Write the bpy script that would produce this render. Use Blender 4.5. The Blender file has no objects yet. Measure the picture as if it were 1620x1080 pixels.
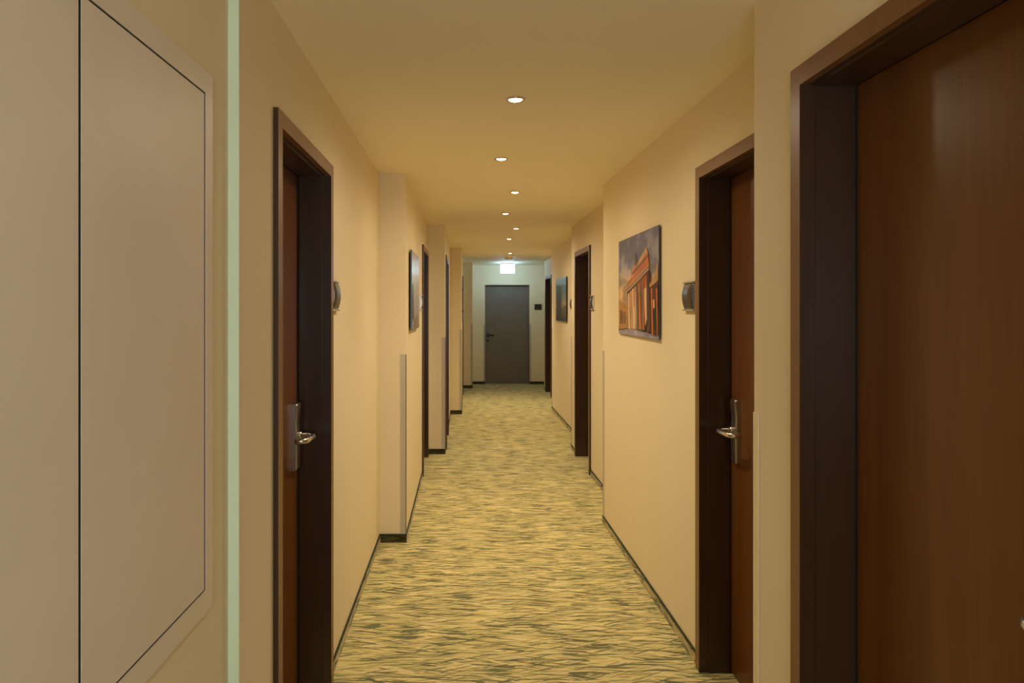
import bpy, bmesh, math, random
from mathutils import Vector
random.seed(7)
C = bpy.context.scene.collection
CAM_H = 1.572
CEIL = 2.478

# ------------------------------------------------------------------ helpers
def srgb(r, g, b):
    def f(c):
        c /= 255.0
        return c / 12.92 if c <= 0.04045 else ((c + 0.055) / 1.055) ** 2.4
    return (f(r), f(g), f(b), 1.0)

def new_mat(name, color=(0.5, 0.5, 0.5, 1), rough=0.6, metal=0.0, spec=0.5):
    m = bpy.data.materials.new(name)
    m.use_nodes = True
    b = m.node_tree.nodes['Principled BSDF']
    b.inputs['Base Color'].default_value = color
    b.inputs['Roughness'].default_value = rough
    b.inputs['Metallic'].default_value = metal
    b.inputs['Specular IOR Level'].default_value = spec
    return m, m.node_tree.nodes, m.node_tree.links, b

def coords(nt, scale=(1, 1, 1), loc=(0, 0, 0), rot=(0, 0, 0), src='Object'):
    t = nt.nodes.new('ShaderNodeTexCoord')
    mp = nt.nodes.new('ShaderNodeMapping')
    mp.inputs['Scale'].default_value = scale
    mp.inputs['Location'].default_value = loc
    mp.inputs['Rotation'].default_value = rot
    nt.links.new(t.outputs[src], mp.inputs['Vector'])
    return mp.outputs['Vector']

def noise(nt, vec, scale=1.0, detail=2.0, rough=0.5, dist=0.0):
    n = nt.nodes.new('ShaderNodeTexNoise')
    n.inputs['Scale'].default_value = scale
    n.inputs['Detail'].default_value = detail
    n.inputs['Roughness'].default_value = rough
    n.inputs['Distortion'].default_value = dist
    nt.links.new(vec, n.inputs['Vector'])
    return n.outputs['Fac']

def ramp(nt, fac, stops, interp='LINEAR'):
    r = nt.nodes.new('ShaderNodeValToRGB')
    r.color_ramp.interpolation = interp
    e = r.color_ramp.elements
    e[0].position, e[0].color = stops[0]
    e[1].position, e[1].color = stops[1]
    for p, c in stops[2:]:
        x = e.new(p)
        x.color = c
    nt.links.new(fac, r.inputs['Fac'])
    return r.outputs['Color']

def mixc(nt, fac, a, b, mode='MIX'):
    m = nt.nodes.new('ShaderNodeMix')
    m.data_type = 'RGBA'
    m.blend_type = mode
    for s, v in ((m.inputs[0], fac), (m.inputs[6], a), (m.inputs[7], b)):
        if hasattr(v, 'is_output'):
            nt.links.new(v, s)
        else:
            s.default_value = v
    return m.outputs[2]

def math_n(nt, op, a, b=0.0):
    m = nt.nodes.new('ShaderNodeMath')
    m.operation = op
    for s, v in ((m.inputs[0], a), (m.inputs[1], b)):
        if hasattr(v, 'is_output'):
            nt.links.new(v, s)
        else:
            s.default_value = v
    return m.outputs[0]

def bump(nt, b, height, strength=0.2, dist=0.002):
    n = nt.nodes.new('ShaderNodeBump')
    n.inputs['Strength'].default_value = strength
    n.inputs['Distance'].default_value = dist
    nt.links.new(height, n.inputs['Height'])
    nt.links.new(n.outputs['Normal'], b.inputs['Normal'])

# ------------------------------------------------------------------ materials
M = {}

def mk_wall():
    m, N, L, b = new_mat('woven_wallpaper', srgb(236, 222, 190), 0.7, spec=0.3)
    nt = m.node_tree
    big = noise(nt, coords(nt, (0.7, 0.7, 0.5)), 1.0, 2)
    L.new(ramp(nt, big, [(0.3, WALL_A), (0.7, WALL_B)]), b.inputs['Base Color'])
    v = coords(nt, (160, 160, 420))
    bump(nt, b, noise(nt, v, 1.0, 2, 0.6), 0.22, 0.0012)
    return m
WALL_A = (0.80, 0.693, 0.485, 1)
WALL_B = (0.83, 0.722, 0.51, 1)
M['wall'] = mk_wall()

m, N, L, b = new_mat('ceiling_paint', (0.92, 0.84, 0.64, 1), 0.75, spec=0.25)
bump(m.node_tree, b, noise(m.node_tree, coords(m.node_tree, (60, 60, 60)), 1.0, 3), 0.06, 0.001)
M['ceiling'] = m

def mk_carpet(name, rot=0.0, dark=1.0, vertical=None):
    m, N, L, b = new_mat(name, (0.5, 0.4, 0.15, 1), 0.95, spec=0.1)
    nt = m.node_tree
    t = nt.nodes.new('ShaderNodeTexCoord')
    sep = nt.nodes.new('ShaderNodeSeparateXYZ')
    L.new(t.outputs['Object'], sep.inputs[0])
    along, across = (sep.outputs['X'], sep.outputs['Y'])
    if vertical == 'side':
        along, across = sep.outputs['Y'], sep.outputs['Z']
    if vertical == 'front':
        along, across = sep.outputs['X'], sep.outputs['Z']
    cmb = nt.nodes.new('ShaderNodeCombineXYZ')
    L.new(along, cmb.inputs[0])
    # slow waviness so the blades lean a little either way
    w0 = nt.nodes.new('ShaderNodeCombineXYZ')
    L.new(math_n(nt, 'MULTIPLY', along, 3.2), w0.inputs[0])
    L.new(math_n(nt, 'MULTIPLY', across, 7.0), w0.inputs[1])
    wob = math_n(nt, 'MULTIPLY', math_n(nt, 'SUBTRACT', noise(nt, w0.outputs[0], 1.0, 2.0), 0.5), 0.05)
    L.new(math_n(nt, 'ADD', across, wob), cmb.inputs[1])
    def layer(sx, sy, ox, oy, detail=0.5, rot=0.0):
        r = nt.nodes.new('ShaderNodeMapping')
        r.inputs['Rotation'].default_value = (0, 0, math.radians(rot))
        L.new(cmb.outputs[0], r.inputs['Vector'])
        mp = nt.nodes.new('ShaderNodeMapping')
        mp.inputs['Scale'].default_value = (sx, sy, 1)
        mp.inputs['Location'].default_value = (ox, oy, 0)
        L.new(r.outputs[0], mp.inputs['Vector'])
        return noise(nt, mp.outputs['Vector'], 1.0, detail, 0.5)
    K = (0, 0, 0, 1); W = (1, 1, 1, 1)
    def over(c, fac, k, col):
        return mixc(nt, math_n(nt, 'MULTIPLY', fac, k), c, col)
    c = ramp(nt, layer(2.2, 16, 3, 5, 1.5), [(0.34, CARPET_L1), (0.66, CARPET_L2)])
    # overlapping grass blades: stretched noise cut off low, each layer leaning its own way
    for sx, sy, ox, oy, rot, thr, soft, k, col in (
            (4.6, 56, 11, 2, 4, 0.41, 0.03, 0.55, CARPET_M),
            (5.0, 62, 91, 3, -8, 0.37, 0.02, 0.75, CARPET_L3),
            (6.0, 76, 71, 43, -14, 0.365, 0.02, 0.85, CARPET_M),
            (4.8, 72, 5, 63, 11, 0.355, 0.015, 0.90, CARPET_D2),
            (5.6, 80, 47, 19, -6, 0.36, 0.015, 0.92, CARPET_D),
            (4.6, 70, 31, 9, 18, 0.335, 0.015, 0.80, CARPET_L3),
            (4.4, 66, 131, 59, 1, 0.345, 0.015, 0.88, CARPET_D2),
            (5.5, 84, 17, 87, -24, 0.32, 0.012, 0.88, CARPET_D)):
        f = ramp(nt, layer(sx, sy, ox, oy, 0.5, rot), [(thr, W), (thr + soft, K)])
        c = over(c, f, k, col)
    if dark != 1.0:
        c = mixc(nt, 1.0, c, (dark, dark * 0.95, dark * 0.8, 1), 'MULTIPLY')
    L.new(c, b.inputs['Base Color'])
    pile = noise(nt, coords(nt, (420, 420, 420)), 1.0, 2)
    bump(nt, b, pile, 0.25, 0.003)
    b.inputs['Sheen Weight'].default_value = 0.15
    b.inputs['Sheen Roughness'].default_value = 0.6
    return m
CARPET_L1 = (0.58, 0.495, 0.20, 1)
CARPET_L2 = (0.72, 0.605, 0.255, 1)
CARPET_L3 = (0.81, 0.67, 0.34, 1)
CARPET_M = (0.30, 0.27, 0.10, 1)
CARPET_D = (0.115, 0.138, 0.06, 1)
CARPET_D2 = (0.10, 0.105, 0.042, 1)
M['carpet'] = mk_carpet('patterned_carpet')
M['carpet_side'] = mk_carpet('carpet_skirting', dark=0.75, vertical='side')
M['carpet_front'] = mk_carpet('dark_carpet_skirting', dark=0.13, vertical='front')  # step faces and end wall have a much darker carpet of their own
m, N, L, b = new_mat('dark_green_edging', srgb(34, 46, 26), 0.8)
v = noise(m.node_tree, coords(m.node_tree, (30, 30, 200)), 1.0, 2)
L.new(ramp(m.node_tree, v, [(0.3, srgb(24, 38, 20)), (0.7, srgb(46, 58, 30))]), b.inputs['Base Color'])
M['binding'] = m

def mk_wood(name, c0, c1, c2, rough=0.36, axis='Z', spec=0.5):
    m, N, L, b = new_mat(name, c1, rough, spec=spec)
    nt = m.node_tree
    s = {'Z': (1, 1, 0.05), 'Y': (1, 0.05, 1)}[axis]
    def sc(k):
        return tuple(k * x for x in s)
    wide = noise(nt, coords(nt, sc(9)), 1.0, 3, 0.55, 0.4)
    fine = noise(nt, coords(nt, sc(120), loc=(3, 7, 1)), 1.0, 3, 0.6)
    col = ramp(nt, wide, [(0.30, c0), (0.52, c1), (0.75, c2)])
    dk = ramp(nt, fine, [(0.34, (0.86, 0.85, 0.84, 1)), (0.6, (1, 1, 1, 1))])
    L.new(mixc(nt, 1.0, col, dk, 'MULTIPLY'), b.inputs['Base Color'])
    bump(nt, b, fine, 0.05, 0.0006)
    return m
M['leaf'] = mk_wood('walnut_door_veneer', (0.125, 0.044, 0.008, 1), (0.158, 0.056, 0.0105, 1), (0.195, 0.071, 0.013, 1), 0.34)
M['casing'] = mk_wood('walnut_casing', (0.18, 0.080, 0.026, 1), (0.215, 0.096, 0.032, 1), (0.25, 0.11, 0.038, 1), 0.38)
M['frame'] = mk_wood('dark_walnut_lining_and_side_shade', (0.046, 0.022, 0.011, 1), (0.056, 0.028, 0.014, 1), (0.068, 0.034, 0.017, 1), 0.28)
m, N, L, b = new_mat('black_seal_and_gap_shadow', srgb(14, 10, 9), 0.7)
L.new(ramp(m.node_tree, noise(m.node_tree, coords(m.node_tree, (40, 40, 40))), [(0.3, srgb(10, 8, 7)), (0.7, srgb(18, 14, 12))]), b.inputs['Base Color'])
M['seal'] = m

def mk_metal(name, col, rough, metal=1.0):
    m, N, L, b = new_mat(name, col, rough, metal)
    nt = m.node_tree
    n = noise(nt, coords(nt, (40, 400, 400)), 1.0, 2)
    L.new(ramp(nt, n, [(0.3, (rough * 0.85,) * 3 + (1,)), (0.7, (rough * 1.15,) * 3 + (1,))]), b.inputs['Roughness'])
    return m
M['steel'] = mk_metal('brushed_steel', (0.62, 0.58, 0.54, 1), 0.26)
M['plate'] = mk_metal('satin_lock_plate', (0.46, 0.43, 0.40, 1), 0.36)
M['alu'] = mk_metal('satin_aluminium', (0.72, 0.70, 0.68, 1), 0.30)
M['sign_face'] = mk_metal('bronze_sign_face', (0.11, 0.088, 0.066, 1), 0.36, 0.6)
M['chrome'] = mk_metal('chrome_ring', (0.7, 0.66, 0.6, 1), 0.15)

def mk_paint(name, c, rough, var=0.06, spec=0.5, scale=3.0, coat=0.0):
    m, N, L, b = new_mat(name, c, rough, spec=spec)
    nt = m.node_tree
    n = noise(nt, coords(nt, (scale,) * 3), 1.0, 3)
    lo = tuple(x * (1 - var) for x in c[:3]) + (1,)
    hi = tuple(min(1, x * (1 + var)) for x in c[:3]) + (1,)
    L.new(ramp(nt, n, [(0.3, lo), (0.7, hi)]), b.inputs['Base Color'])
    b.inputs['Coat Weight'].default_value = coat
    b.inputs['Coat Roughness'].default_value = 0.02
    return m
M['hatch'] = mk_paint('hatch_lacquer', (0.765, 0.685, 0.61, 1), 0.42, 0.04, 0.4)
M['hatch_frame'] = mk_paint('hatch_frame_lacquer', (0.76, 0.68, 0.60, 1), 0.35, 0.03, 0.5)
M['dark_gap'] = mk_paint('dark_gap', srgb(16, 18, 22), 0.8)
M['green_edge'] = mk_paint('pale_green_edge', (0.76, 0.93, 0.72, 1), 0.35, 0.03)
M['guard_grey'] = mk_paint('grey_guard_profile', (0.52, 0.47, 0.40, 1), 0.4, 0.04)
M['guard_cream'] = mk_paint('cream_guard_profile', (0.85, 0.72, 0.48, 1), 0.35, 0.03)
M['grey_door'] = mk_paint('grey_door_paint', srgb(116, 106, 96), 0.5, 0.07, 0.4)
M['black_plastic'] = mk_paint('black_plastic', srgb(12, 10, 9), 0.45)
M['sign_black'] = mk_paint('black_sign_plate', srgb(34, 30, 28), 0.4)
M['sign_grey'] = mk_paint('faint_grey_sign_print', srgb(92, 90, 88), 0.5)
M['white_plastic'] = mk_paint('white_plastic', srgb(245, 238, 225), 0.45, 0.03)
M['slot'] = mk_paint('detector_slot', srgb(60, 50, 40), 0.7)
M['panel_edge'] = mk_paint('acrylic_panel_edge', srgb(70, 68, 74), 0.25)
M['window_frame'] = mk_paint('white_window_frame', srgb(225, 225, 220), 0.4)

def mk_emit(name, col, strength):
    m = bpy.data.materials.new(name)
    m.use_nodes = True
    nt = m.node_tree
    nt.nodes.remove(nt.nodes['Principled BSDF'])
    e = nt.nodes.new('ShaderNodeEmission')
    e.inputs['Color'].default_value = col
    e.inputs['Strength'].default_value = strength
    nt.links.new(e.outputs[0], nt.nodes['Material Output'].inputs['Surface'])
    return m
M['lamp'] = mk_emit('downlight_lens', (1.0, 0.80, 0.50, 1), 14.0)
M['exit'] = mk_emit('exit_diffuser', (0.42, 0.73, 1.0, 1), 28.0)

m = bpy.data.materials.new('window_glass')
m.use_nodes = True
nt = m.node_tree
nt.nodes.remove(nt.nodes['Principled BSDF'])
tr = nt.nodes.new('ShaderNodeBsdfTransparent'); gl = nt.nodes.new('ShaderNodeBsdfGlossy'); mx = nt.nodes.new('ShaderNodeMixShader')
gl.inputs['Roughness'].default_value = 0.05
mx.inputs[0].default_value = 0.06
nt.links.new(tr.outputs[0], mx.inputs[1]); nt.links.new(gl.outputs[0], mx.inputs[2])
nt.links.new(mx.outputs[0], nt.nodes['Material Output'].inputs['Surface'])
M['glass'] = m

# ------------------------------------------------------------------ mesh helpers
def add_box(bm, x0, x1, y0, y1, z0, z1, mi=0):
    if x0 > x1: x0, x1 = x1, x0
    if y0 > y1: y0, y1 = y1, y0
    v = [bm.verts.new(p) for p in ((x0, y0, z0), (x1, y0, z0), (x1, y1, z0), (x0, y1, z0),
                                   (x0, y0, z1), (x1, y0, z1), (x1, y1, z1), (x0, y1, z1))]
    for f in ((0, 3, 2, 1), (4, 5, 6, 7), (0, 1, 5, 4), (1, 2, 6, 5), (2, 3, 7, 6), (3, 0, 4, 7)):
        bm.faces.new([v[i] for i in f]).material_index = mi
    return v

def add_prism8(bm, pts, mi=0):
    v = [bm.verts.new(p) for p in pts]
    for f in ((0, 3, 2, 1), (4, 5, 6, 7), (0, 1, 5, 4), (1, 2, 6, 5), (2, 3, 7, 6), (3, 0, 4, 7)):
        bm.faces.new([v[i] for i in f]).material_index = mi

def add_tube(bm, path, r, seg=12, mi=0, cap=True, flat=1.0):
    pts = [Vector(p) for p in path]
    rings = []
    up = None
    for i, p in enumerate(pts):
        d = (pts[min(i + 1, len(pts) - 1)] - pts[max(i - 1, 0)]).normalized()
        a = Vector((0, 0, 1)) if abs(d.z) < 0.95 else Vector((1, 0, 0))
        s = d.cross(a).normalized(); u = s.cross(d).normalized()
        rr = r[i] if isinstance(r, (list, tuple)) else r
        rings.append([bm.verts.new(p + s * rr * math.cos(2 * math.pi * k / seg) + u * rr * flat * math.sin(2 * math.pi * k / seg)) for k in range(seg)])
    for a, b in zip(rings, rings[1:]):
        for k in range(seg):
            f = bm.faces.new((a[k], a[(k + 1) % seg], b[(k + 1) % seg], b[k]))
            f.smooth = True; f.material_index = mi
    if cap:
        bm.faces.new(list(reversed(rings[0]))).material_index = mi
        bm.faces.new(rings[-1]).material_index = mi

def add_lathe(bm, prof, center, seg=32, mi=0, axis='Z'):
    cx, cy, cz = center
    rings = []
    for r, h in prof:
        rings.append([bm.verts.new((cx + r * math.cos(2 * math.pi * k / seg), cy + r * math.sin(2 * math.pi * k / seg), cz + h)) for k in range(seg)])
    for a, b in zip(rings, rings[1:]):
        for k in range(seg):
            f = bm.faces.new((a[k], a[(k + 1) % seg], b[(k + 1) % seg], b[k]))
            f.smooth = True; f.material_index = mi
    for ring, rev in ((rings[0], True), (rings[-1], False)):
        if prof[0 if rev else -1][0] > 1e-4:
            bm.faces.new(list(reversed(ring)) if rev else ring).material_index = mi

def bevel_all(bm, w, seg=2, ang=0.6):
    e = [x for x in bm.edges if len(x.link_faces) == 2 and x.calc_face_angle(0) > ang]
    bmesh.ops.bevel(bm, geom=e, offset=w, segments=seg, profile=0.5, affect='EDGES', clamp_overlap=True)

def obj(name, bm, mats, parent=None, loc=(0, 0, 0)):
    bmesh.ops.recalc_face_normals(bm, faces=bm.faces)
    me = bpy.data.meshes.new(name)
    bm.to_mesh(me); bm.free()
    for m in (mats if isinstance(mats, (list, tuple)) else [mats]):
        me.materials.append(M[m] if isinstance(m, str) else m)
    o = bpy.data.objects.new(name, me)
    C.objects.link(o)
    o.location = loc
    if parent: o.parent = parent
    return o

def box_obj(name, x0, x1, y0, y1, z0, z1, mat, parent=None, bev=0.0, seg=2):
    bm = bmesh.new()
    add_box(bm, x0, x1, y0, y1, z0, z1)
    if bev: bevel_all(bm, bev, seg)
    return obj(name, bm, mat, parent)

def tag(o, label=None, cat=None, group=None, kind=None):
    if label: o['label'] = label
    if cat: o['category'] = cat
    if group: o['group'] = group
    if kind: o['kind'] = kind
    return o

def thing(name, label, cat, loc=(0, 0, 0), rz=0.0, group=None, kind=None):
    o = bpy.data.objects.new(name, None)
    C.objects.link(o)
    o.empty_display_size = 0.1
    o.location = loc; o.rotation_euler = (0, 0, rz)
    return tag(o, label, cat, group, kind)

def copy_tree(src, loc, label, flip=False):
    r = src.copy(); C.objects.link(r); r.location = loc; r['label'] = label
    for ch in list(src.children):
        c = ch.copy(); C.objects.link(c); c.parent = r
        for g in ch.children:
            d = g.copy(); C.objects.link(d); d.parent = c
    return r

# ------------------------------------------------------------------ corridor plan
# each run of wall: y start, y end, x at start, x at end, door openings (casing outer y0, y1, top)
LEFT = [
    (-1.40, 1.767, -0.6209, -0.5955, []),
    (1.767, 4.722, -0.5715, -0.577, [(2.090, 2.965, 2.172)]),
    (4.722, 7.586, -0.4007, -0.4065, [(6.560, 7.470, 2.172)]),
    (7.586, 10.461, -0.2190, -0.2225, [(7.800, 8.750, 2.170)]),
    (10.461, 13.88, -0.0540, -0.0500, [(12.780, 13.70, 2.165)]),
    (13.88, 14.60, 0.1410, 0.1410, []),
]
RIGHT = [
    (-1.40, 2.090, 0.861, 0.861, [(0.912, 1.822, 2.187)]),
    (2.090, 5.143, 1.030, 1.013, [(2.172, 3.083, 2.187)]),
    (5.143, 7.822, 1.186, 1.186, [(6.615, 7.520, 2.172)]),
    (7.822, 10.878, 1.350, 1.346, []),
    (10.878, 13.57, 1.525, 1.530, [(12.400, 13.300, 2.170)]),
    (13.57, 14.60, 1.652, 1.652, []),
]
Y_END = 14.60
Y_BACK = -1.40
TH = 0.32
BASE_H = 0.057

def x_at(run, y):
    y0, y1, x0, x1 = run[:4]
    return x0 + (x1 - x0) * (y - y0) / (y1 - y0)

def build_wall(name, runs, s):
    bm = bmesh.new()
    def span(run, a, b, z0, z1):
        xa, xb = x_at(run, a), x_at(run, b)
        add_prism8(bm, [(xa, a, z0), (xa + s * TH, a, z0), (xb + s * TH, b, z0), (xb, b, z0),
                        (xa, a, z1), (xa + s * TH, a, z1), (xb + s * TH, b, z1), (xb, b, z1)])
    for run in runs:
        y = run[0]
        for (a, b, top) in run[4]:
            span(run, y, a + 0.03, 0, CEIL)
            span(run, a + 0.03, b - 0.03, top - 0.03, CEIL)
            y = b - 0.03
        span(run, y, run[1], 0, CEIL)
    o = obj(name, bm, 'wall')
    o['kind'] = 'structure'
    return o
tag(build_wall('wall_left', LEFT, -1), 'cream stepped corridor wall on the left, with door recesses', 'wall')
tag(build_wall('wall_right', RIGHT, 1), 'cream stepped corridor wall on the right, with door recesses', 'wall')

bm = bmesh.new()
add_box(bm, -1.2, 2.2, Y_BACK - 0.4, Y_END + 0.5, -0.1, 0.0)
tag(obj('floor', bm, 'carpet'), 'yellow and olive grass patterned carpet along the corridor', 'floor', kind='structure')
bm = bmesh.new()
add_box(bm, -1.2, 2.2, Y_BACK - 0.4, Y_END + 0.5, CEIL, CEIL + 0.1)
tag(obj('ceiling', bm, 'ceiling'), 'plain warm cream ceiling over the corridor', 'ceiling', kind='structure')

# end wall with the grey door's opening
EX0, EX1, ETOP = 0.411, 1.339, 2.065
bm = bmesh.new()
add_box(bm, -0.25, EX0, Y_END, Y_END + 0.3, 0, CEIL)
add_box(bm, EX1, 2.05, Y_END, Y_END + 0.3, 0, CEIL)
add_box(bm, EX0, EX1, Y_END, Y_END + 0.3, ETOP, CEIL)
tag(obj('wall_end', bm, 'wall'), 'cream end wall around the grey door', 'wall', kind='structure')

# rear wall behind the viewpoint, with a daylight window
WX0, WX1, WZ0, WZ1 = -0.45, 0.75, 0.85, 2.20
bm = bmesh.new()
add_box(bm, -0.95, WX0, Y_BACK - 0.2, Y_BACK, 0, CEIL)
add_box(bm, WX1, 1.18, Y_BACK - 0.2, Y_BACK, 0, CEIL)
add_box(bm, WX0, WX1, Y_BACK - 0.2, Y_BACK, 0, WZ0)
add_box(bm, WX0, WX1, Y_BACK - 0.2, Y_BACK, WZ1, CEIL)
tag(obj('wall_back', bm, 'wall'), 'cream rear wall with a window, behind the viewpoint', 'wall', kind='structure')
w = thing('window_1', 'white framed window in the rear wall', 'window', ((WX0 + WX1) / 2, Y_BACK - 0.1, WZ0), kind='structure')
cx, cy = (WX0 + WX1) / 2, Y_BACK - 0.1
bm = bmesh.new()
hw, hh = (WX1 - WX0) / 2, WZ1 - WZ0
for a in ((-hw, -hw + 0.06, 0, hh), (hw - 0.06, hw, 0, hh), (-0.03, 0.03, 0.06, hh - 0.06), (-hw + 0.06, hw - 0.06, 0, 0.06), (-hw + 0.06, hw - 0.06, hh - 0.06, hh)):
    add_box(bm, a[0], a[1], -0.03, 0.03, a[2], a[3])
obj('window_frame', bm, 'window_frame', w)
bm = bmesh.new()
add_box(bm, -hw + 0.05, hw - 0.05, -0.004, 0.004, 0.05, hh - 0.05)
obj('window_pane', bm, 'glass', w)

# ------------------------------------------------------------------ skirting
def build_base(name, runs, s, label):
    bm = bmesh.new(); bt = bmesh.new()
    T = 0.007
    def strip(run, a, b):
        xa, xb = x_at(run, a), x_at(run, b)
        for B, z0, z1, t in ((bm, 0, BASE_H - 0.007, T), (bt, BASE_H - 0.007, BASE_H, T + 0.002)):
            add_prism8(B, [(xa - s * t, a, z0), (xa + s * .002, a, z0), (xb + s * .002, b, z0), (xb - s * t, b, z0),
                           (xa - s * t, a, z1), (xa + s * .002, a, z1), (xb + s * .002, b, z1), (xb - s * t, b, z1)], 0)
    for i, run in enumerate(runs):
        y = run[0]
        for (a, b, top) in run[4]:
            strip(run, y, a); y = b
        strip(run, y, run[1])
        # the step face that looks back down the corridor (left side) or forward (right side)
        if i + 1 < len(runs):
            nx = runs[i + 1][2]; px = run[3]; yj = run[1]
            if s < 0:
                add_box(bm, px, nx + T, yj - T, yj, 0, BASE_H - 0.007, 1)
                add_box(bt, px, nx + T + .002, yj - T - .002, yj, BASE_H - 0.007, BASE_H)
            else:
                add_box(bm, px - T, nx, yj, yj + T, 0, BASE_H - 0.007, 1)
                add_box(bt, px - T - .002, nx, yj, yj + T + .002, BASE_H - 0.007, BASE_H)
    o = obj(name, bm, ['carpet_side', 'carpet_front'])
    tag(o, label, 'skirting', kind='structure')
    obj('edge_binding', bt, 'binding', o)
build_base('baseboard_left', LEFT, -1, 'carpet skirting strip with dark green top edge, left walls')
build_base('baseboard_right', RIGHT, 1, 'carpet skirting strip with dark green top edge, right walls')
bm = bmesh.new(); bt = bmesh.new()
for a, b in ((0.141, EX0), (EX1, 1.652)):
    add_box(bm, a, b, Y_END - 0.007, Y_END + 0.002, 0, BASE_H - 0.007)
    add_box(bt, a, b, Y_END - 0.009, Y_END + 0.002, BASE_H - 0.007, BASE_H)
o = tag(obj('baseboard_end', bm, 'carpet_front'), 'dark skirting on both sides of the grey end door', 'skirting', kind='structure')
obj('edge_binding', bt, 'binding', o)

# pale green upright edge where the near left wall meets the next run
box_obj('trim_1', -0.5960, -0.5690, 1.7630, 1.769, 0, CEIL, 'green_edge')
tag(bpy.data.objects['trim_1'], 'pale green full-height upright edge beside the hatch wall', 'trim', kind='structure')

# ------------------------------------------------------------------ corner guards
GUARD_TOP = 1.264
def guard(x, y, sx, sy, mat, label, top=GUARD_TOP, z0=BASE_H, w=0.034):
    # L-profile wrapped on an outside corner: corner at (x, y); walls extend towards sx in x and sy in y
    t = 0.0035
    bm = bmesh.new()
    add_box(bm, x - sx * t, x + sx * w, y - sy * t, y, z0, top)
    add_box(bm, x - sx * t, x, y - sy * t, y + sy * w, z0, top)
    o = obj('corner_guard', bm, mat, None)
    return tag(o, label, 'corner guard', 'corner guards on the wall steps')
for i, nth in ((0, 'first'), (1, 'second'), (2, 'third'), (3, 'fourth')):
    guard(LEFT[i + 2][2], LEFT[i + 2][0], -1, 1, 'guard_grey', f'grey corner guard strip on the {nth} wall step along the left side')
for i, nm in ((0, 'beside the large foreground door, cream coloured and brightest'), (1, 'beside the columned building picture'),
              (2, 'just past the second recessed right-hand door'), (3, 'beyond the blue city picture on the right'), (4, 'past the last door on the right')):
    guard(RIGHT[i][3], RIGHT[i][1], 1, -1, 'guard_cream' if i == 0 else 'guard_grey', ('corner guard ' if i == 0 else 'slim corner guard on the wall step ') + nm)
guard(EX0, Y_END, -1, 1, 'guard_grey', 'slim corner guard on the left edge of the grey end door recess', 1.245)
guard(EX1, Y_END, 1, 1, 'guard_grey', 'slim corner guard on the right edge of the grey end door recess', 1.245)

# ------------------------------------------------------------------ room doors
def arc_path(p0, c, p1, n=6):
    out = []
    for i in range(n + 1):
        t = i / n
        out.append(tuple((1 - t) ** 2 * a + 2 * t * (1 - t) * b + t * t * d for a, b, d in zip(p0, c, p1)))
    return out

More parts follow.
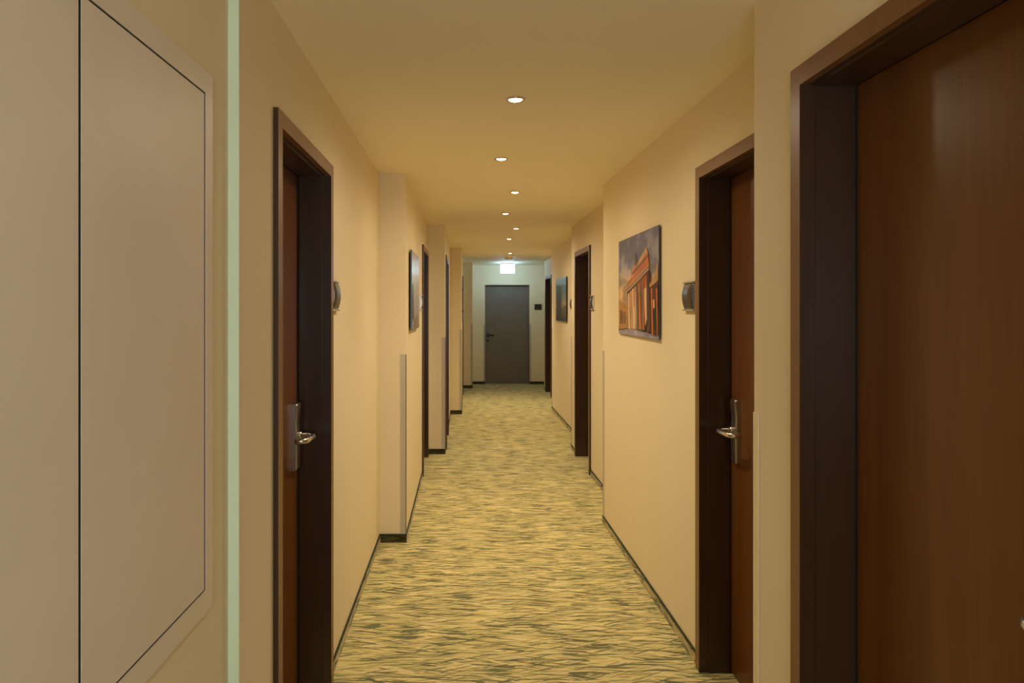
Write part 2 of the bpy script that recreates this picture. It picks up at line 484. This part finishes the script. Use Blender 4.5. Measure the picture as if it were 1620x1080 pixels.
def room_door(idx, side, wall_x, y0, y1, top, handle, label, depth=0.122):
    """handle: 'far' / 'near' / None = where the lever sits along the corridor."""
    s = side
    ym = (y0 + y1) / 2
    root = thing(f'door_{idx}', label, 'door', (wall_x, ym, 0), kind='structure')
    cw, pr = 0.050, 0.0165
    a, b = y0 - ym, y1 - ym              # outer casing edges, local
    ia, ib, it = a + cw, b - cw, top - cw
    X = lambda d: s * d                  # depth into the wall -> local x
    bm = bmesh.new()
    # architrave
    add_box(bm, X(-pr), X(0.004), a, ia, 0, top)
    add_box(bm, X(-pr), X(0.004), ib, b, 0, top)
    add_box(bm, X(-pr), X(0.004), ia, ib, it, top)
    bevel_all(bm, 0.003, 2)
    bm.normal_update()
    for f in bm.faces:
        if abs(f.normal.y) > 0.6: f.material_index = 1  # shade on the casing sides put in as darker wood
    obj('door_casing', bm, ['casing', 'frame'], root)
    bm = bmesh.new()
    lt = 0.019
    # lining: first step flush with the casing edge, then a bead standing proud, then the deep reveal
    for d0, d1, off in ((0.004, 0.022, 0.0), (0.022, depth - 0.007, 0.0045)):
        add_box(bm, X(d0), X(d1), ia - lt, ia + off, 0, it + lt)
        add_box(bm, X(d0), X(d1), ib - off, ib + lt, 0, it + lt)
        add_box(bm, X(d0), X(d1), ia + off, ib - off, it - off, it + lt)
    bevel_all(bm, 0.0022, 2)
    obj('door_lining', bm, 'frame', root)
    bm = bmesh.new()
    for (p, q, z0, z1) in ((ia - lt, ia + 0.001, 0, it + lt), (ib - 0.001, ib + lt, 0, it + lt), (ia + 0.001, ib - 0.001, it - 0.001, it + lt)):
        add_box(bm, X(depth - 0.007), X(depth + 0.05), p, q, z0, z1)
    obj('door_seal', bm, 'seal', root)  # black strip around the leaf, also painting in the shadow of the gap
    bm = bmesh.new()
    add_box(bm, X(depth), X(depth + 0.04), ia + 0.003, ib - 0.003, 0.006, it - 0.003)
    bevel_all(bm, 0.0015, 1)
    leaf = obj('door_leaf', bm, 'leaf', root)
    if handle:
        d = 1 if handle == 'far' else -1       # direction of the lock edge
        yl = (ib - 0.075) if d > 0 else (ia + 0.075)
        yp = yl
        zc = 1.057
        bm = bmesh.new()
        # long lock plate with a raised card-reader head
        n = 10
        prof = []
        for zz, th in ((0.922, 0.015), (0.926, 0.019), (0.99, 0.020), (1.085, 0.020), (1.10, 0.0185), (1.125, 0.0185), (1.150, 0.0215), (1.172, 0.024), (1.184, 0.024), (1.188, 0.019)):
            prof.append((zz, th))
        rows = []
        for zz, th in prof:
            hwid = 0.030
            rows.append([bm.verts.new((X(depth - q * th), yp + e * hwid, zz)) for e, q in ((-1, 0), (-1, .8), (-.8, 1), (.8, 1), (1, .8), (1, 0))])
        for r0, r1 in zip(rows, rows[1:]):
            for k in range(5):
                bm.faces.new((r0[k], r0[k + 1], r1[k + 1], r1[k]))
        bm.faces.new(rows[0]); bm.faces.new(rows[-1])
        obj('lock_plate', bm, 'plate', leaf)
        bm = bmesh.new()
        r = 0.0115
        fx = lambda q: X(depth - q)
        y_ = lambda t: yp - d * t
        add_tube(bm, [(fx(0.012), y_(-0.012), zc), (fx(0.032), y_(-0.012), zc)], 0.016, 16)
        path = [(fx(0.02), y_(-0.012), zc), (fx(0.055), y_(-0.012), zc)]
        path += arc_path((fx(0.058), y_(-0.012), zc), (fx(0.080), y_(-0.012), zc), (fx(0.081), y_(0.012), zc))
        path += [(fx(0.080), y_(0.05), zc)]
        path += arc_path((fx(0.078), y_(0.085), zc), (fx(0.076), y_(0.118), zc), (fx(0.050), y_(0.118), zc))
        path += [(fx(0.036), y_(0.118), zc)]
        add_tube(bm, path, r, 14)
        obj('lever_handle', bm, 'steel', leaf)
    return root

def mid_x(run, a, b):
    return x_at(run, (a + b) / 2)
room_door(1, 1, 0.861, 0.912, 1.822, 2.187, 'near', 'large brown wooden room door nearest on the right, cut by the frame edge', 0.128)
room_door(2, 1, mid_x(RIGHT[1], 2.172, 3.083), 2.172, 3.083, 2.187, 'far', 'dark wooden room door with lever, between the columned picture and the foreground door')
room_door(3, 1, 1.186, 6.615, 7.520, 2.172, None, 'dark recessed room door on the right, between the two pictures', 0.135)
room_door(4, 1, mid_x(RIGHT[4], 12.4, 13.3), 12.400, 13.300, 2.170, None, 'farthest dark room door on the right, beside the end wall')
room_door(5, -1, mid_x(LEFT[1], 2.09, 2.965), 2.090, 2.965, 2.172, 'far', 'dark wooden room door with lever, nearest on the left')
room_door(6, -1, mid_x(LEFT[2], 6.56, 7.47), 6.560, 7.470, 2.172, None, 'second dark room door on the left, just past the tall picture')
room_door(7, -1, mid_x(LEFT[3], 7.8, 8.75), 7.800, 8.750, 2.170, None, 'third dark room door on the left, a thin sliver behind the second wall step')
room_door(8, -1, mid_x(LEFT[4], 12.78, 13.7), 12.780, 13.70, 2.165, None, 'farthest dark room door on the left, a thin edge before the last wall step')

# grey steel door at the corridor end
root = thing('door_9', 'plain grey metal door in the end wall under the lit sign', 'door', ((EX0 + EX1) / 2, Y_END, 0), kind='structure')
hw = (EX1 - EX0) / 2
bm = bmesh.new()
for a in ((-hw, -hw + 0.022, 0, ETOP), (hw - 0.022, hw, 0, ETOP), (-hw + 0.022, hw - 0.022, ETOP - 0.022, ETOP)):
    add_box(bm, a[0], a[1], 0.085, 0.19, a[2], a[3])
bevel_all(bm, 0.002, 1)
obj('door_frame', bm, 'grey_door', root)
bm = bmesh.new()
add_box(bm, -hw + 0.0235, hw - 0.0235, 0.10, 0.16, 0.006, ETOP - 0.024)
bevel_all(bm, 0.002, 1)
leaf = obj('door_leaf', bm, 'grey_door', root)
# black lever set on an oval plate
hx, hz = -hw + 0.062, 1.000
bm = bmesh.new()
pl = [(hx + 0.019 * math.cos(t), hz - 0.035 + (0.062 if math.sin(t) > 0 else -0.062) + 0.022 * math.sin(t)) for t in [2 * math.pi * k / 24 for k in range(24)]]
f0 = [bm.verts.new((x, 0.1, z)) for x, z in pl]; f1 = [bm.verts.new((x, 0.090, z)) for x, z in pl]
bm.faces.new(f0); bm.faces.new(f1)
for k in range(24):
    bm.faces.new((f0[k], f0[(k + 1) % 24], f1[(k + 1) % 24], f1[k]))
obj('handle_plate', bm, 'black_plastic', leaf)
bm = bmesh.new()
path = [(hx, 0.092, hz + 0.02), (hx, 0.052, hz + 0.02)] + arc_path((hx, 0.046, hz + 0.02), (hx + 0.002, 0.036, hz + 0.02), (hx + 0.02, 0.036, hz + 0.02)) + \
       [(hx + 0.07, 0.036, hz + 0.018)] + arc_path((hx + 0.10, 0.037, hz + 0.016), (hx + 0.126, 0.038, hz + 0.014), (hx + 0.126, 0.07, hz + 0.010))
add_tube(bm, path, 0.0135, 12)
obj('lever_handle', bm, 'black_plastic', leaf)
bm = bmesh.new()
add_tube(bm, [(hx, 0.092, hz - 0.052), (hx, 0.084, hz - 0.052)], 0.0085, 16)
obj('lock_cylinder', bm, 'steel', leaf)

# ------------------------------------------------------------------ hatch on the near left wall
sl = math.atan2(-0.5955 + 0.6209, 1.767 + 1.40)
hy = 1.078
hroot = thing('service_hatch', 'large beige double-leaf service hatch set in the near left wall', 'hatch', (x_at(LEFT[0], hy), hy, 0), -sl)
HY0, HY1, HZ0, HZ1 = 0.522 - hy, 1.630 - hy, 0.883, 2.110
IY0, IY1, IZ0, IZ1 = 0.567 - hy, 1.589 - hy, 0.935, 2.060
bm = bmesh.new()
add_box(bm, -0.002, 0.0080, HY0 + 0.005, HY1 - 0.005, HZ0 + 0.005, HZ1 - 0.005)
obj('hatch_backing', bm, 'dark_gap', hroot)
bm = bmesh.new()
FT = 0.010
add_box(bm, 0.0, FT, IY1, HY1, HZ0, HZ1)
add_box(bm, 0.0, FT, HY0, IY0, HZ0, HZ1)
add_box(bm, 0.0, FT, IY0, IY1, IZ1, HZ1)
add_box(bm, 0.0, FT, IY0, IY1, HZ0, IZ0)
bevel_all(bm, 0.0012, 2)
obj('hatch_frame', bm, 'hatch_frame', hroot)
for a, b in ((IY0 + 0.006, -0.0042), (0.0042, IY1 - 0.008)):
    bm = bmesh.new()
    add_box(bm, 0.001, FT - 0.001, a, b, IZ0 + 0.004, IZ1 - 0.004)
    bevel_all(bm, 0.0012, 2)
    obj('hatch_door', bm, 'hatch', hroot)

# ------------------------------------------------------------------ door number signs
def sign_mesh(s):
    """curved sign, built at the origin on a wall whose corridor side is -s; length along y"""
    W, H, T = 0.145, 0.118, 0.020
    bm = bmesh.new()
    n = 14
    rows = []
    for i in range(n + 1):
        t = i / n * 2 - 1
        d = 0.008 + (T - 0.008) * (1 - t * t)
        rows.append([bm.verts.new((-s * d, y, t * H / 2)) for y in (-W / 2, W / 2)] + [bm.verts.new((0, y, t * H / 2)) for y in (W / 2, -W / 2)])
    for r0, r1 in zip(rows, rows[1:]):
        for k in range(4):
            f = bm.faces.new((r0[k], r0[(k + 1) % 4], r1[(k + 1) % 4], r1[k]))
            f.material_index = 0 if k == 0 else 1
            f.smooth = (k == 0)
    bm.faces.new(rows[0]); bm.faces.new(rows[-1])
    return bm, W, H, T
signs = {}
def door_sign(side, x, y, z, label):
    if side not in signs:
        t = thing('door_sign', label, 'door sign', (x, y, z), group='room number signs beside the doors')
        bm, W, H, T = sign_mesh(side)
        obj('sign_face', bm, ['sign_face', 'alu'], t)
        for sg in (1, -1):
            bm = bmesh.new()
            add_box(bm, 0, -side * 0.017, -W / 2 - 0.004, W / 2 + 0.004, sg * H / 2, sg * (H / 2 + 0.007))
            bm.normal_update()
            bevel_all(bm, 0.0015, 1)
            obj('end_rail', bm, 'alu', t)
        signs[side] = t
        return t
    return copy_tree(signs[side], (x, y, z), label)
door_sign(1, x_at(RIGHT[1], 3.18), 3.178, 1.628, 'curved bronze and silver room sign between the columned picture and door')
door_sign(1, 1.186, 6.52, 1.628, 'small curved room sign on the right before the second recessed door')
door_sign(1, x_at(RIGHT[3], 8.85), 8.86, 1.628, 'tiny room sign on the right, just before the blue city picture')
door_sign(-1, x_at(LEFT[1], 3.05), 3.052, 1.628, 'shiny curved room sign on the left beside the nearest dark door')
door_sign(-1, x_at(LEFT[2], 6.32), 6.33, 1.628, 'thin edge-on room sign on the left, between tall picture and second door')

# ------------------------------------------------------------------ pictures
def mk_print(name, c, var=0.15, scale=(6, 6, 6), c2=None, zgrad=None):
    m, N, L, b = new_mat(name, c, 0.3, spec=0.2)
    nt = m.node_tree
    n = noise(nt, coords(nt, scale), 1.0, 4, 0.6)
    lo = tuple(x * (1 - var) for x in c[:3]) + (1,)
    hi = c2 or tuple(min(1, x * (1 + var)) for x in c[:3]) + (1,)
    col = ramp(nt, n, [(0.35, lo), (0.65, hi)])
    if zgrad:
        t = nt.nodes.new('ShaderNodeTexCoord'); sp = nt.nodes.new('ShaderNodeSeparateXYZ')
        L.new(t.outputs['Object'], sp.inputs[0])
        mr = nt.nodes.new('ShaderNodeMapRange')
        mr.inputs[1].default_value, mr.inputs[2].default_value = zgrad[0], zgrad[1]
        L.new(sp.outputs['Z'], mr.inputs[0])
        g = ramp(nt, mr.outputs[0], zgrad[2])
        cl = ramp(nt, n, zgrad[3])
        col = mixc(nt, 1.0, g, cl, 'MULTIPLY')
    L.new(col, b.inputs['Base Color'])
    b.inputs['Coat Weight'].default_value = 0.35
    b.inputs['Coat Roughness'].default_value = 0.015
    return m

def picture(label, s, wall_x, y0, y1, z0, z1, shapes, mats, stand=0.012, th=0.010):
    """panel standing off a side wall; shapes = [(polygon [(u, v)...], material index)] with u 0 at far end.. 1 near for s>0"""
    ym = (y0 + y1) / 2; zm = (z0 + z1) / 2
    t = thing('wall_picture', label, 'picture', (wall_x, ym, zm))
    W, H = y1 - y0, z1 - z0
    bm = bmesh.new()
    add_box(bm, -s * stand, -s * (stand + th), -W / 2, W / 2, -H / 2, H / 2)
    bevel_all(bm, 0.001, 1)
    obj('acrylic_panel', bm, 'panel_edge', t)
    for zz in (-H / 2 + 0.12, H / 2 - 0.16):
        box_obj('hanging_rail', 0, -s * stand, -W / 2 + 0.2, W / 2 - 0.2, zz, zz + 0.04, 'panel_edge', t)
    bm = bmesh.new()
    for k, (poly, mi) in enumerate(shapes):
        d = stand + th + 0.0003 + 0.00012 * k
        vs = []
        for u, v in poly:
            yy = W / 2 - u * W                  # u = 0 far end, u = 1 near end
            vs.append(bm.verts.new((-s * d, yy, (v - 0.5) * H)))
        f = bm.faces.new(vs); f.material_index = mi
        f.normal_update()
        if f.normal.x * (-s) < 0: f.normal_flip()
    me = bpy.data.meshes.new('printed_image'); bm.to_mesh(me); bm.free()
    for m_ in mats: me.materials.append(m_)
    o = bpy.data.objects.new('printed_image', me); C.objects.link(o); o.parent = t
    return t
FULL = [(0.002, 0.003), (0.998, 0.003), (0.998, 0.997), (0.002, 0.997)]

# picture 1: columned stone gate at dusk, seen from below
def P(zx, zy):
    px = 965 + zx / 5.14; py = 340 + zy / 5.14
    y = 1110 * 1.0068 / (px - 736); h = (488 - py) * y / 1110
    return (min(0.998, max(0.002, (4.600 - y) / 0.952)), min(0.997, max(0.003, (h + 0.164) / 0.60)))
def poly(*pts): return [P(*p) for p in pts]
sky = mk_print('dusk_sky_print', srgb(120, 112, 110), 0.2, (7, 4.5, 8), None,
               (-0.30, 0.30, [(0.0, srgb(196, 150, 100)), (0.45, srgb(190, 160, 118)), (0.72, srgb(124, 126, 150)), (1.0, srgb(84, 90, 134))],
                [(0.38, (0.62, 0.66, 0.82, 1)), (0.50, (0.9, 0.9, 0.92, 1)), (0.60, (1.9, 1.7, 1.45, 1))]))
p_or = mk_print('glowing_stone_print', srgb(196, 104, 46), 0.35, (14, 14, 6))
p_st = mk_print('stone_print', srgb(198, 150, 112), 0.2, (14, 14, 10))
p_lt = mk_print('light_column_print', srgb(236, 196, 152), 0.12, (14, 14, 3))
p_dk = mk_print('shadow_column_print', srgb(84, 60, 66), 0.2, (14, 14, 3))
p_br = mk_print('brown_shadow_print', srgb(78, 42, 34), 0.3, (14, 14, 6))
p_gr = mk_print('plaza_print', srgb(150, 144, 170), 0.25, (12, 8, 20))
p_bk = mk_print('dark_print', srgb(34, 30, 32), 0.3, (14, 14, 14))
p_bd = mk_print('low_building_print', srgb(176, 122, 68), 0.3, (20, 20, 20))
p_sq = mk_print('statue_print', srgb(96, 84, 64), 0.2, (14, 14, 14))
mats = [sky, p_or, p_st, p_lt, p_dk, p_br, p_gr, p_bk, p_bd, p_sq]
shapes = [(FULL, 0)]
shapes += [(poly((60, 925), (145, 918), (345, 930), (410, 940), (415, 1030), (60, 980)), 6)]
shapes += [(poly((60, 682), (100, 708), (125, 728), (148, 745), (148, 922), (60, 926)), 8)]
for a, b_ in ((84, 96), (102, 110), (118, 126)):
    shapes += [(poly((a, 770 + (a - 72) * .3), (b_, 774 + (a - 72) * .3), (b_, 880), (a, 884)), 5)]
shapes += [(poly((60, 925), (148, 918), (148, 926), (60, 936)), 7)]
# gate body in shadow, then its bright inner walls and columns
shapes += [(poly((143, 636), (322, 448), (330, 600), (352, 965), (150, 922)), 5)]
shapes += [(poly((225, 545), (310, 452), (316, 560), (300, 620), (232, 640)), 1)]
shapes += [(poly((150, 640), (215, 575), (220, 720), (152, 760)), 1)]
shapes += [(poly((275, 605), (305, 580), (322, 940), (290, 935)), 3)]
shapes += [(poly((196, 745), (222, 735), (226, 925), (198, 922)), 3)]
shapes += [(poly((300, 850), (318, 880), (330, 950), (262, 940), (290, 900)), 7)]
for i, (x, w_, top, bot, mi) in enumerate(((150, 9, 640, 922, 3), (168, 9, 622, 922, 2), (184, 9, 604, 924, 3), (202, 10, 586, 926, 2), (216, 12, 566, 930, 4),
                                         (236, 11, 550, 935, 1), (254, 13, 530, 940, 4), (268, 8, 520, 940, 1), (302, 16, 480, 958, 4), (322, 12, 470, 962, 5))):
    shapes += [(poly((x - 2, top), (x + w_, top - w_), (x + w_ + 8, bot + 4), (x + 3, bot)), mi)]
shapes += [(poly((232, 925), (290, 935), (292, 952), (232, 942)), 7)]
shapes += [(poly((318, 940), (356, 948), (358, 970), (318, 960)), 7)]
# entablature bands
shapes += [(poly((138, 592), (322, 395), (324, 452), (145, 640)), 2)]
shapes += [(poly((140, 606), (322, 414), (322, 424), (141, 616)), 4)]
shapes += [(poly((143, 628), (323, 440), (324, 452), (145, 640)), 4)]
# attic and pediment
shapes += [(poly((142, 590), (150, 548), (180, 505), (186, 445), (222, 400), (300, 262), (314, 300), (322, 395)), 1)]
shapes += [(poly((222, 402), (300, 262), (312, 296), (236, 410)), 2)]
shapes += [(poly((186, 470), (316, 320), (318, 334), (186, 486)), 4)]
shapes += [(poly((204, 400), (206, 340), (212, 305), (217, 345), (226, 365), (226, 398), (214, 412)), 9)]
# side wing on the near end
shapes += [(poly((326, 560), (360, 520), (378, 470), (386, 410), (402, 395), (404, 560), (330, 610)), 2)]
shapes += [(poly((330, 590), (404, 530), (408, 985), (352, 965)), 5)]
for x, w_, mi in ((338, 12, 1), (356, 14, 4), (380, 12, 1)):
    shapes += [(poly((x, 600), (x + w_, 588), (x + w_ + 8, 985), (x + 8, 975)), mi)]
shapes += [(poly((356, 690), (368, 685), (370, 755), (358, 758)), 3)]
shapes += [(poly((358, 780), (378, 750), (386, 940), (362, 930)), 7)]
picture('frameless glossy picture of a columned stone gate at dusk', 1, x_at(RIGHT[1], 4.12), 3.648, 4.600, CAM_H - 0.164, CAM_H + 0.436, shapes, mats, 0.006, 0.006)

# picture 2: blue dusk city skyline on the third right-hand wall
sky2 = mk_print('blue_dusk_print', srgb(90, 120, 150), 0.2, (3, 3, 3), None,
                (-0.30, 0.30, [(0.0, srgb(190, 150, 110)), (0.4, srgb(196, 168, 130)), (0.6, srgb(112, 132, 138)), (1.0, srgb(62, 92, 128))],
                 [(0.35, (0.9, 0.9, 0.92, 1)), (0.65, (1.05, 1.05, 1.05, 1))]))
c_dk = mk_print('dark_tower_and_reflection_print', srgb(58, 60, 70), 0.2, (16, 16, 16))
c_md = mk_print('city_block_print', srgb(122, 100, 84), 0.4, (40, 40, 40))
c_lo = mk_print('dark_water_print', srgb(54, 56, 66), 0.3, (10, 10, 30))
shapes = [(FULL, 0)]
shapes += [([(0.002, 0.003), (0.998, 0.003), (0.998, 0.20), (0.002, 0.24)], 3)]
random.seed(4)
u = 0.002
while u < 0.97:
    w_ = random.uniform(0.04, 0.09); h_ = random.uniform(0.28, 0.42)
    shapes.append(([(u, 0.12), (min(0.998, u + w_), 0.12), (min(0.998, u + w_), h_), (u, h_)], 2 if random.random() < 0.65 else 1)); u += w_
shapes += [([(0.08, 0.03), (0.60, 0.03), (0.57, 0.55), (0.52, 0.82), (0.12, 0.84)], 1)]  # reflection of a dark door opposite, painted into the print
picture('frameless glossy picture of a city skyline at blue dusk', 1, x_at(RIGHT[3], 9.65), 9.222, 10.257, CAM_H - 0.174, CAM_H + 0.424, shapes, [sky2, c_dk, c_md, c_lo])

# picture 3: pale sky with a tall dark tower, left wall before the second door
sky3 = mk_print('pale_sky_print', srgb(186, 184, 182), 0.15, (4, 4, 3), None,
                (-0.30, 0.30, [(0.0, srgb(120, 120, 128)), (0.3, srgb(160, 166, 176)), (0.7, srgb(196, 196, 194)), (1.0, srgb(170, 160, 150))],
                 [(0.35, (0.85, 0.85, 0.88, 1)), (0.65, (1.1, 1.1, 1.1, 1))]))
shapes = [(FULL, 0)]
shapes += [([(0.72, 0.003), (0.98, 0.003), (0.97, 0.58), (0.76, 0.60)], 1), ([(0.1, 0.003), (0.72, 0.003), (0.7, 0.12), (0.4, 0.2), (0.1, 0.14)], 2)]
shapes += [([(0.72, 0.003), (0.98, 0.003), (0.97, 0.12), (0.73, 0.14)], 3)]
picture('frameless glossy picture with pale sky and dark tower, seen steeply on the left wall', -1, x_at(LEFT[2], 5.38), 4.974, 5.78, CAM_H - 0.155, CAM_H + 0.418, shapes, [sky3, c_dk, c_md, p_gr])

# picture 4: sliver before the last left-hand door
ros = mk_print('rose_grey_print', srgb(150, 118, 108), 0.2, (6, 6, 3), None,
               (-0.30, 0.30, [(0.0, srgb(120, 92, 84)), (0.5, srgb(168, 134, 120)), (1.0, srgb(176, 160, 150))], [(0.35, (0.9, 0.9, 0.9, 1)), (0.65, (1.1, 1.1, 1.1, 1))]))
shapes = [(FULL, 0), ([(0.002, 0.003), (0.998, 0.003), (0.998, 0.2), (0.6, 0.34), (0.002, 0.24)], 1)]
picture('thin edge-on rosy picture before the farthest left door', -1, x_at(LEFT[4], 11.9), 11.45, 12.35, CAM_H - 0.18, CAM_H + 0.455, shapes, [ros, c_md])

# ------------------------------------------------------------------ ceiling fittings
def lamp_proto(label, loc):
    t = thing('ceiling_downlight', label, 'downlight', loc, group='recessed downlights along the corridor ceiling')
    bm = bmesh.new()
    add_lathe(bm, [(0.030, 0.000), (0.030, -0.0045), (0.035, -0.0065), (0.041, -0.0045), (0.043, 0.0)], (0, 0, 0), 40)
    obj('trim_ring', bm, 'chrome', t)
    bm = bmesh.new()
    add_lathe(bm, [(0.0300, 0.0), (0.0292, -0.0030), (0.024, -0.0062), (0.016, -0.0086), (0.008, -0.0098), (0.0001, -0.0102)], (0, 0, 0), 40)
    obj('lamp_lens', bm, 'lamp', t)
    return t
LAMPS = [(3.038, 0.2176), (4.238, 0.2176), (5.457, 0.387), (6.673, 0.383), (7.918, 0.574), (9.10, 0.569), (11.43, 0.731)]
NTH = ['largest and first along the corridor', 'second along the corridor', 'third along the corridor', 'fourth along the corridor',
       'fifth along the corridor', 'sixth along the corridor', 'last one, just before the smoke detector']
for i, (y, x) in enumerate(LAMPS):
    lab = f'lit round recessed ceiling downlight, {NTH[i]}'
    if i == 0: proto = lamp_proto(lab, (x, y, CEIL))
    else: copy_tree(proto, (x, y, CEIL), lab)

def spot(name, x, y, energy, size=176, blend=0.85, rad=0.03, col=(1.0, 0.83, 0.57)):
    ld = bpy.data.lights.new(name, 'SPOT')
    ld.energy = energy; ld.color = col
    ld.spot_size = math.radians(size); ld.spot_blend = blend; ld.shadow_soft_size = rad
    o = bpy.data.objects.new(name, ld); C.objects.link(o)
    o.location = (x, y, CEIL - 0.02 - rad)
    return o
for i, (y, x) in enumerate(LAMPS):
    k = 2.6 if y > 11 else 1.0
    spot('downlight_spill', x, y, 19.0 * (1.25 if y > 11 else 1.0))
    spot('downlight_beam', x, y, 37.0 * k, 104, 1.0, col=(1.0, 0.85, 0.63))
# smoke detector
t = thing('smoke_detector', 'small beige dome smoke detector on the ceiling before the lit sign', 'smoke detector', (0.746, 12.02, CEIL))
bm = bmesh.new()
add_lathe(bm, [(0.075, 0.0), (0.075, -0.014), (0.070, -0.018)], (0, 0, 0), 36)
obj('detector_base', bm, 'white_plastic', t)
bm = bmesh.new()
add_lathe(bm, [(0.066, -0.017), (0.064, -0.040), (0.056, -0.056), (0.042, -0.068), (0.0001, -0.072)], (0, 0, 0), 36)
obj('detector_dome', bm, 'white_plastic', t)
bm = bmesh.new()
for k in range(16):
    a = 2 * math.pi * (k + 0.5) / 16
    cx_, cy_ = 0.0605 * math.cos(a), 0.0605 * math.sin(a)
    add_box(bm, cx_ - 0.0045, cx_ + 0.0045, cy_ - 0.0045, cy_ + 0.0045, -0.055, -0.040)
obj('vent_slot', bm, 'slot', t)

# lit exit sign
t = thing('exit_sign', 'glowing white box sign hung from the ceiling before the end door', 'exit sign', (0.838, 13.85, CEIL))
bm = bmesh.new()
add_box(bm, -0.141, 0.141, -0.020, 0.020, -0.035, -0.002)
bevel_all(bm, 0.004, 2)
obj('sign_housing', bm, 'white_plastic', t)
bm = bmesh.new()
add_box(bm, -0.138, 0.138, -0.018, 0.018, -0.205, -0.035)
bevel_all(bm, 0.006, 3)
obj('sign_diffuser', bm, 'exit', t)

# black information plate on the end wall
t = thing('wall_plate', 'small black rectangular sign plate on the wall, right of the grey door', 'sign', (1.515, Y_END, 1.605))
bm = bmesh.new()
add_box(bm, -0.074, 0.074, -0.010, 0.0, -0.060, 0.060)
bevel_all(bm, 0.002, 1)
obj('plate', bm, 'sign_black', t)

# ------------------------------------------------------------------ lights
def area(name, loc, rot, sx, sy, e, col):
    ld = bpy.data.lights.new(name, 'AREA')
    ld.shape = 'RECTANGLE'; ld.size = sx; ld.size_y = sy; ld.energy = e; ld.color = col
    o = bpy.data.objects.new(name, ld); C.objects.link(o)
    o.location = loc; o.rotation_euler = rot
    return o
area('window_daylight', ((WX0 + WX1) / 2, Y_BACK - 0.35, (WZ0 + WZ1) / 2), (math.radians(90), 0, 0), 1.2, 1.35, 43.0, (0.84, 0.92, 1.0))

wd = bpy.data.worlds.new('World'); bpy.context.scene.world = wd
wd.use_nodes = True
nt = wd.node_tree
skyn = nt.nodes.new('ShaderNodeTexSky')
skyn.sky_type = 'HOSEK_WILKIE'
bg = nt.nodes['Background']
nt.links.new(skyn.outputs[0], bg.inputs['Color'])
bg.inputs['Strength'].default_value = 0.3

# ------------------------------------------------------------------ camera
cd = bpy.data.cameras.new('camera')
cd.sensor_width = 36.0; cd.lens = 1110 / 1620 * 36.0
cd.shift_x = (810 - 736) / 1620; cd.shift_y = -(540 - 488) / 1620
cd.clip_start = 0.02; cd.clip_end = 100
cam = bpy.data.objects.new('camera', cd); C.objects.link(cam)
cam.location = (0, 0, CAM_H); cam.rotation_euler = (math.radians(90), 0, 0)
sc = bpy.context.scene
sc.camera = cam
sc.view_settings.view_transform = 'Standard'
sc.view_settings.look = 'None'
sc.view_settings.exposure = 0.0
sc.cycles.max_bounces = 10
sc.cycles.diffuse_bounces = 7
sc.cycles.sample_clamp_indirect = 6.0
sc.cycles.caustics_reflective = False
sc.cycles.caustics_refractive = False
